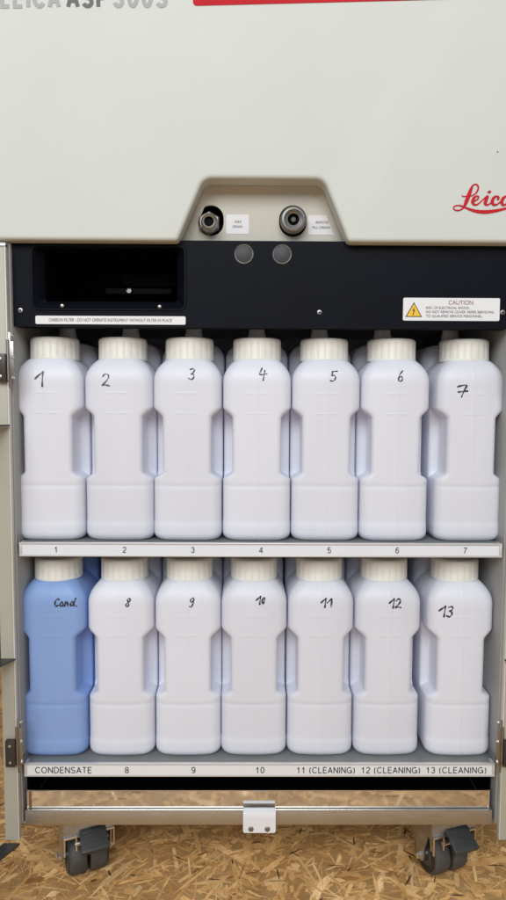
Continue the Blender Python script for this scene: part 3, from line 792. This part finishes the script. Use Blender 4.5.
# handwriting: strokes in a box 0..1 wide, 0..1 high
D = {
 '1': ([[(0, .52), (.45, .82), (.80, 1.0)], [(.80, 1.0), (.84, .5), (.90, 0)]], .62),
 '2': ([[(.05, .78), (.25, .98), (.62, .95), (.72, .72), (.5, .4), (.08, .06), (.45, .10), (.95, .02)]], .72),
 '3': ([[(.1, .92), (.45, 1.0), (.75, .88), (.62, .62), (.32, .54), (.68, .46), (.80, .22), (.5, 0), (.05, .10)]], .62),
 '4': ([[(.32, 1.0), (.18, .72), (.08, .48), (.45, .46), (.98, .52)], [(.68, .78), (.64, .4), (.60, 0)]], .66),
 '5': ([[(.28, .96), (.22, .72), (.18, .55), (.5, .60), (.78, .42), (.68, .12), (.35, 0), (.05, .08)], [(.28, .96), (.6, .98), (.95, 1.0)]], .66),
 '6': ([[(.70, 1.0), (.35, .72), (.12, .35), (.2, .05), (.52, 0), (.74, .2), (.62, .42), (.35, .42), (.15, .25)]], .62),
 '7': ([[(.0, .86), (.4, .96), (.86, .98), (.70, .6), (.50, .0)], [(.16, .42), (.55, .46), (.98, .50)]], .85),
 '8': ([[(.80, .86), (.5, 1.0), (.25, .82), (.45, .55), (.68, .30), (.50, .02), (.18, .1), (.22, .35), (.55, .58), (.85, .82)]], .62),
 '9': ([[(.75, .80), (.5, 1.0), (.18, .85), (.18, .62), (.45, .54), (.72, .75), (.70, .4), (.45, .02), (.12, .1)]], .62),
 '0': ([[(.45, .85), (.2, .7), (.18, .25), (.42, .08), (.68, .3), (.68, .7), (.45, .87)]], .52),
 'C': ([[(.85, .88), (.5, 1.0), (.12, .7), (.12, .28), (.45, .05), (.85, .2)]], .58),
 'o': ([[(.45, .58), (.12, .44), (.12, .14), (.45, .0), (.78, .14), (.78, .44), (.45, .58)]], .50),
 'n': ([[(.05, .58), (.1, .3), (.08, 0)], [(.09, .32), (.35, .55), (.62, .55), (.72, .3), (.82, .0)]], .56),
 'd': ([[(.75, .5), (.35, .58), (.12, .3), (.3, .04), (.65, .12), (.82, .4)], [(.98, 1.0), (.9, .5), (.84, .12), (.98, .0)]], .60),
 '.': ([[(.3, .03), (.36, .0)]], .3),
}
def mark(word, x, z, h, parent, m, lw=.0012, slant=0., gap=.12):
    bm = bmesh.new(); tot = sum(D[c][1] for c in word)*h+gap*h*(len(word)-1); cx = x-tot/2; k = 0
    for ch in word:
        sts, wd = D[ch]
        for st_ in sts:
            pts = catmull([(a, b) for a, b in st_], 7); n = len(pts); P = []
            for i, (a, b) in enumerate(pts):
                P.append((cx+a*wd*h+slant*(b-.5)*h, z+(b-.5)*h, lw*(.80+.30*math.sin(i*.45+k*1.7)+.12*math.sin(i*1.9+k))))
            ribbon(bm, P, lambda xx, zz, k=k: surf_y(xx, zz)-.00028-.00004*k); k += 1
        cx += (wd+gap)*h
    faces_to_viewer(bm)
    me = bpy.data.meshes.new('handwritten_mark'); bm.to_mesh(me); bm.free()
    return link('handwritten_mark', me, m, parent, base=True)

UP, LO = 0-.002, -.3188-.002
UPX = [-.3005, -.2017, -.1048, -.0064, .0918, .1901, .2970]
LOX = [-.3000, -.2022, -.1048, -.0088, .0880, .1860, .2905]
spec = []
ux = [-.3090, -.2162, -.0969, .0016, .1004, .1944, .2807]; uz = [.2263, .2253, .2341, .2346, .2322, .2327, .2122]
lx = [-.2771, -.1889, -.0978, .0005, .0947, .1934, .2667]; lz = [-.0908, -.0906, -.0904, -.0873, -.0907, -.0913, -.1028]
hs = [.0195, .0170, .0150, .0170, .0140, .0145, .0165]; hl = [.0108, .0120, .0130, .0105, .0120, .0125, .0150]
uw = ['1', '2', '3', '4', '5', '6', '7']; lw_ = ['Cond.', '8', '9', '10', '11', '12', '13']
words = {'1': 'one', }
ulab = ['milky white plastic bottle marked 1 in grey pen, first on the upper shelf',
        'milky white plastic bottle marked 2 in grey pen on the upper shelf',
        'milky white plastic bottle marked 3 standing on the upper shelf',
        'milky white plastic bottle marked 4 in the middle of the upper shelf',
        'milky white plastic bottle marked 5 standing on the upper shelf',
        'milky white plastic bottle marked 6 standing on the upper shelf',
        'milky white plastic bottle marked 7, beside the right wall on the upper shelf']
llab = ['blue plastic bottle marked Cond. above the CONDENSATE label on the lower shelf',
        'milky white plastic bottle marked 8 beside the blue bottle on the lower shelf',
        'milky white plastic bottle marked 9 standing on the lower shelf',
        'milky white plastic bottle marked 10 in the middle of the lower shelf',
        'milky white plastic bottle marked 11 above its CLEANING label on the lower shelf',
        'milky white plastic bottle marked 12 above its CLEANING label on the lower shelf',
        'milky white plastic bottle marked 13 beside the right wall on the lower shelf']
rnd = random.Random(3)
FY = .0165
proto = None
for row in range(2):
    for i in range(7):
        x = (UPX, LOX)[row][i]; z0 = (UP, LO)[row]
        rz = (.0, .0, .0, .0, .0, .0, 0)[i]+rnd.uniform(-.012, .012)
        fy = FY+rnd.uniform(-.0012, .0012)
        if proto is None:
            r = bpy.data.objects.new('plastic_bottle', None); COL.objects.link(r); proto = r
            b = link('bottle_body', BODY, None, r, True); c = link('cap', CAP, None, r, True); n = link('filling_nozzle', NOZ, None, r, True)
            parts = [b, c, n]
        else:
            r = proto.copy(); COL.objects.link(r)
            for p in parts:
                q = p.copy(); COL.objects.link(q); q.parent = r
                if p is parts[0] and (row, i) == (1, 0): q.data = BLUE; q['label'] = 'translucent blue bottle body'
                if p is parts[1]:
                    an = rnd.uniform(0, 6.28); q.rotation_euler = (0, 0, an); q.location = (.049*math.sin(an), .049-.049*math.cos(an), 0)
        r.location = (x, fy, z0); r.scale = (1.013 if row == 0 else 1.0, 1, 1); r.rotation_euler = (0, 0, rz)
        r['label'] = (ulab, llab)[row][i]; r['category'] = 'plastic bottle'; r['group'] = 'plastic bottles on the cabinet shelves'
        w = (uw, lw_)[row][i]; mx = (ux, lx)[row][i]-x; mz = (uz, lz)[row][i]-z0
        mark(w, mx, mz, (hs, hl)[row][i], r, M['marker_grey' if row == 0 and i < 2 else 'marker'], .0026 if row == 0 and i == 0 else (.0024 if (row, i) in ((0, 6), (1, 6), (1, 3), (1, 0), (1, 4), (1, 5)) else .0019), .18 if row else .1)
bpy.data.objects.remove(TXO)
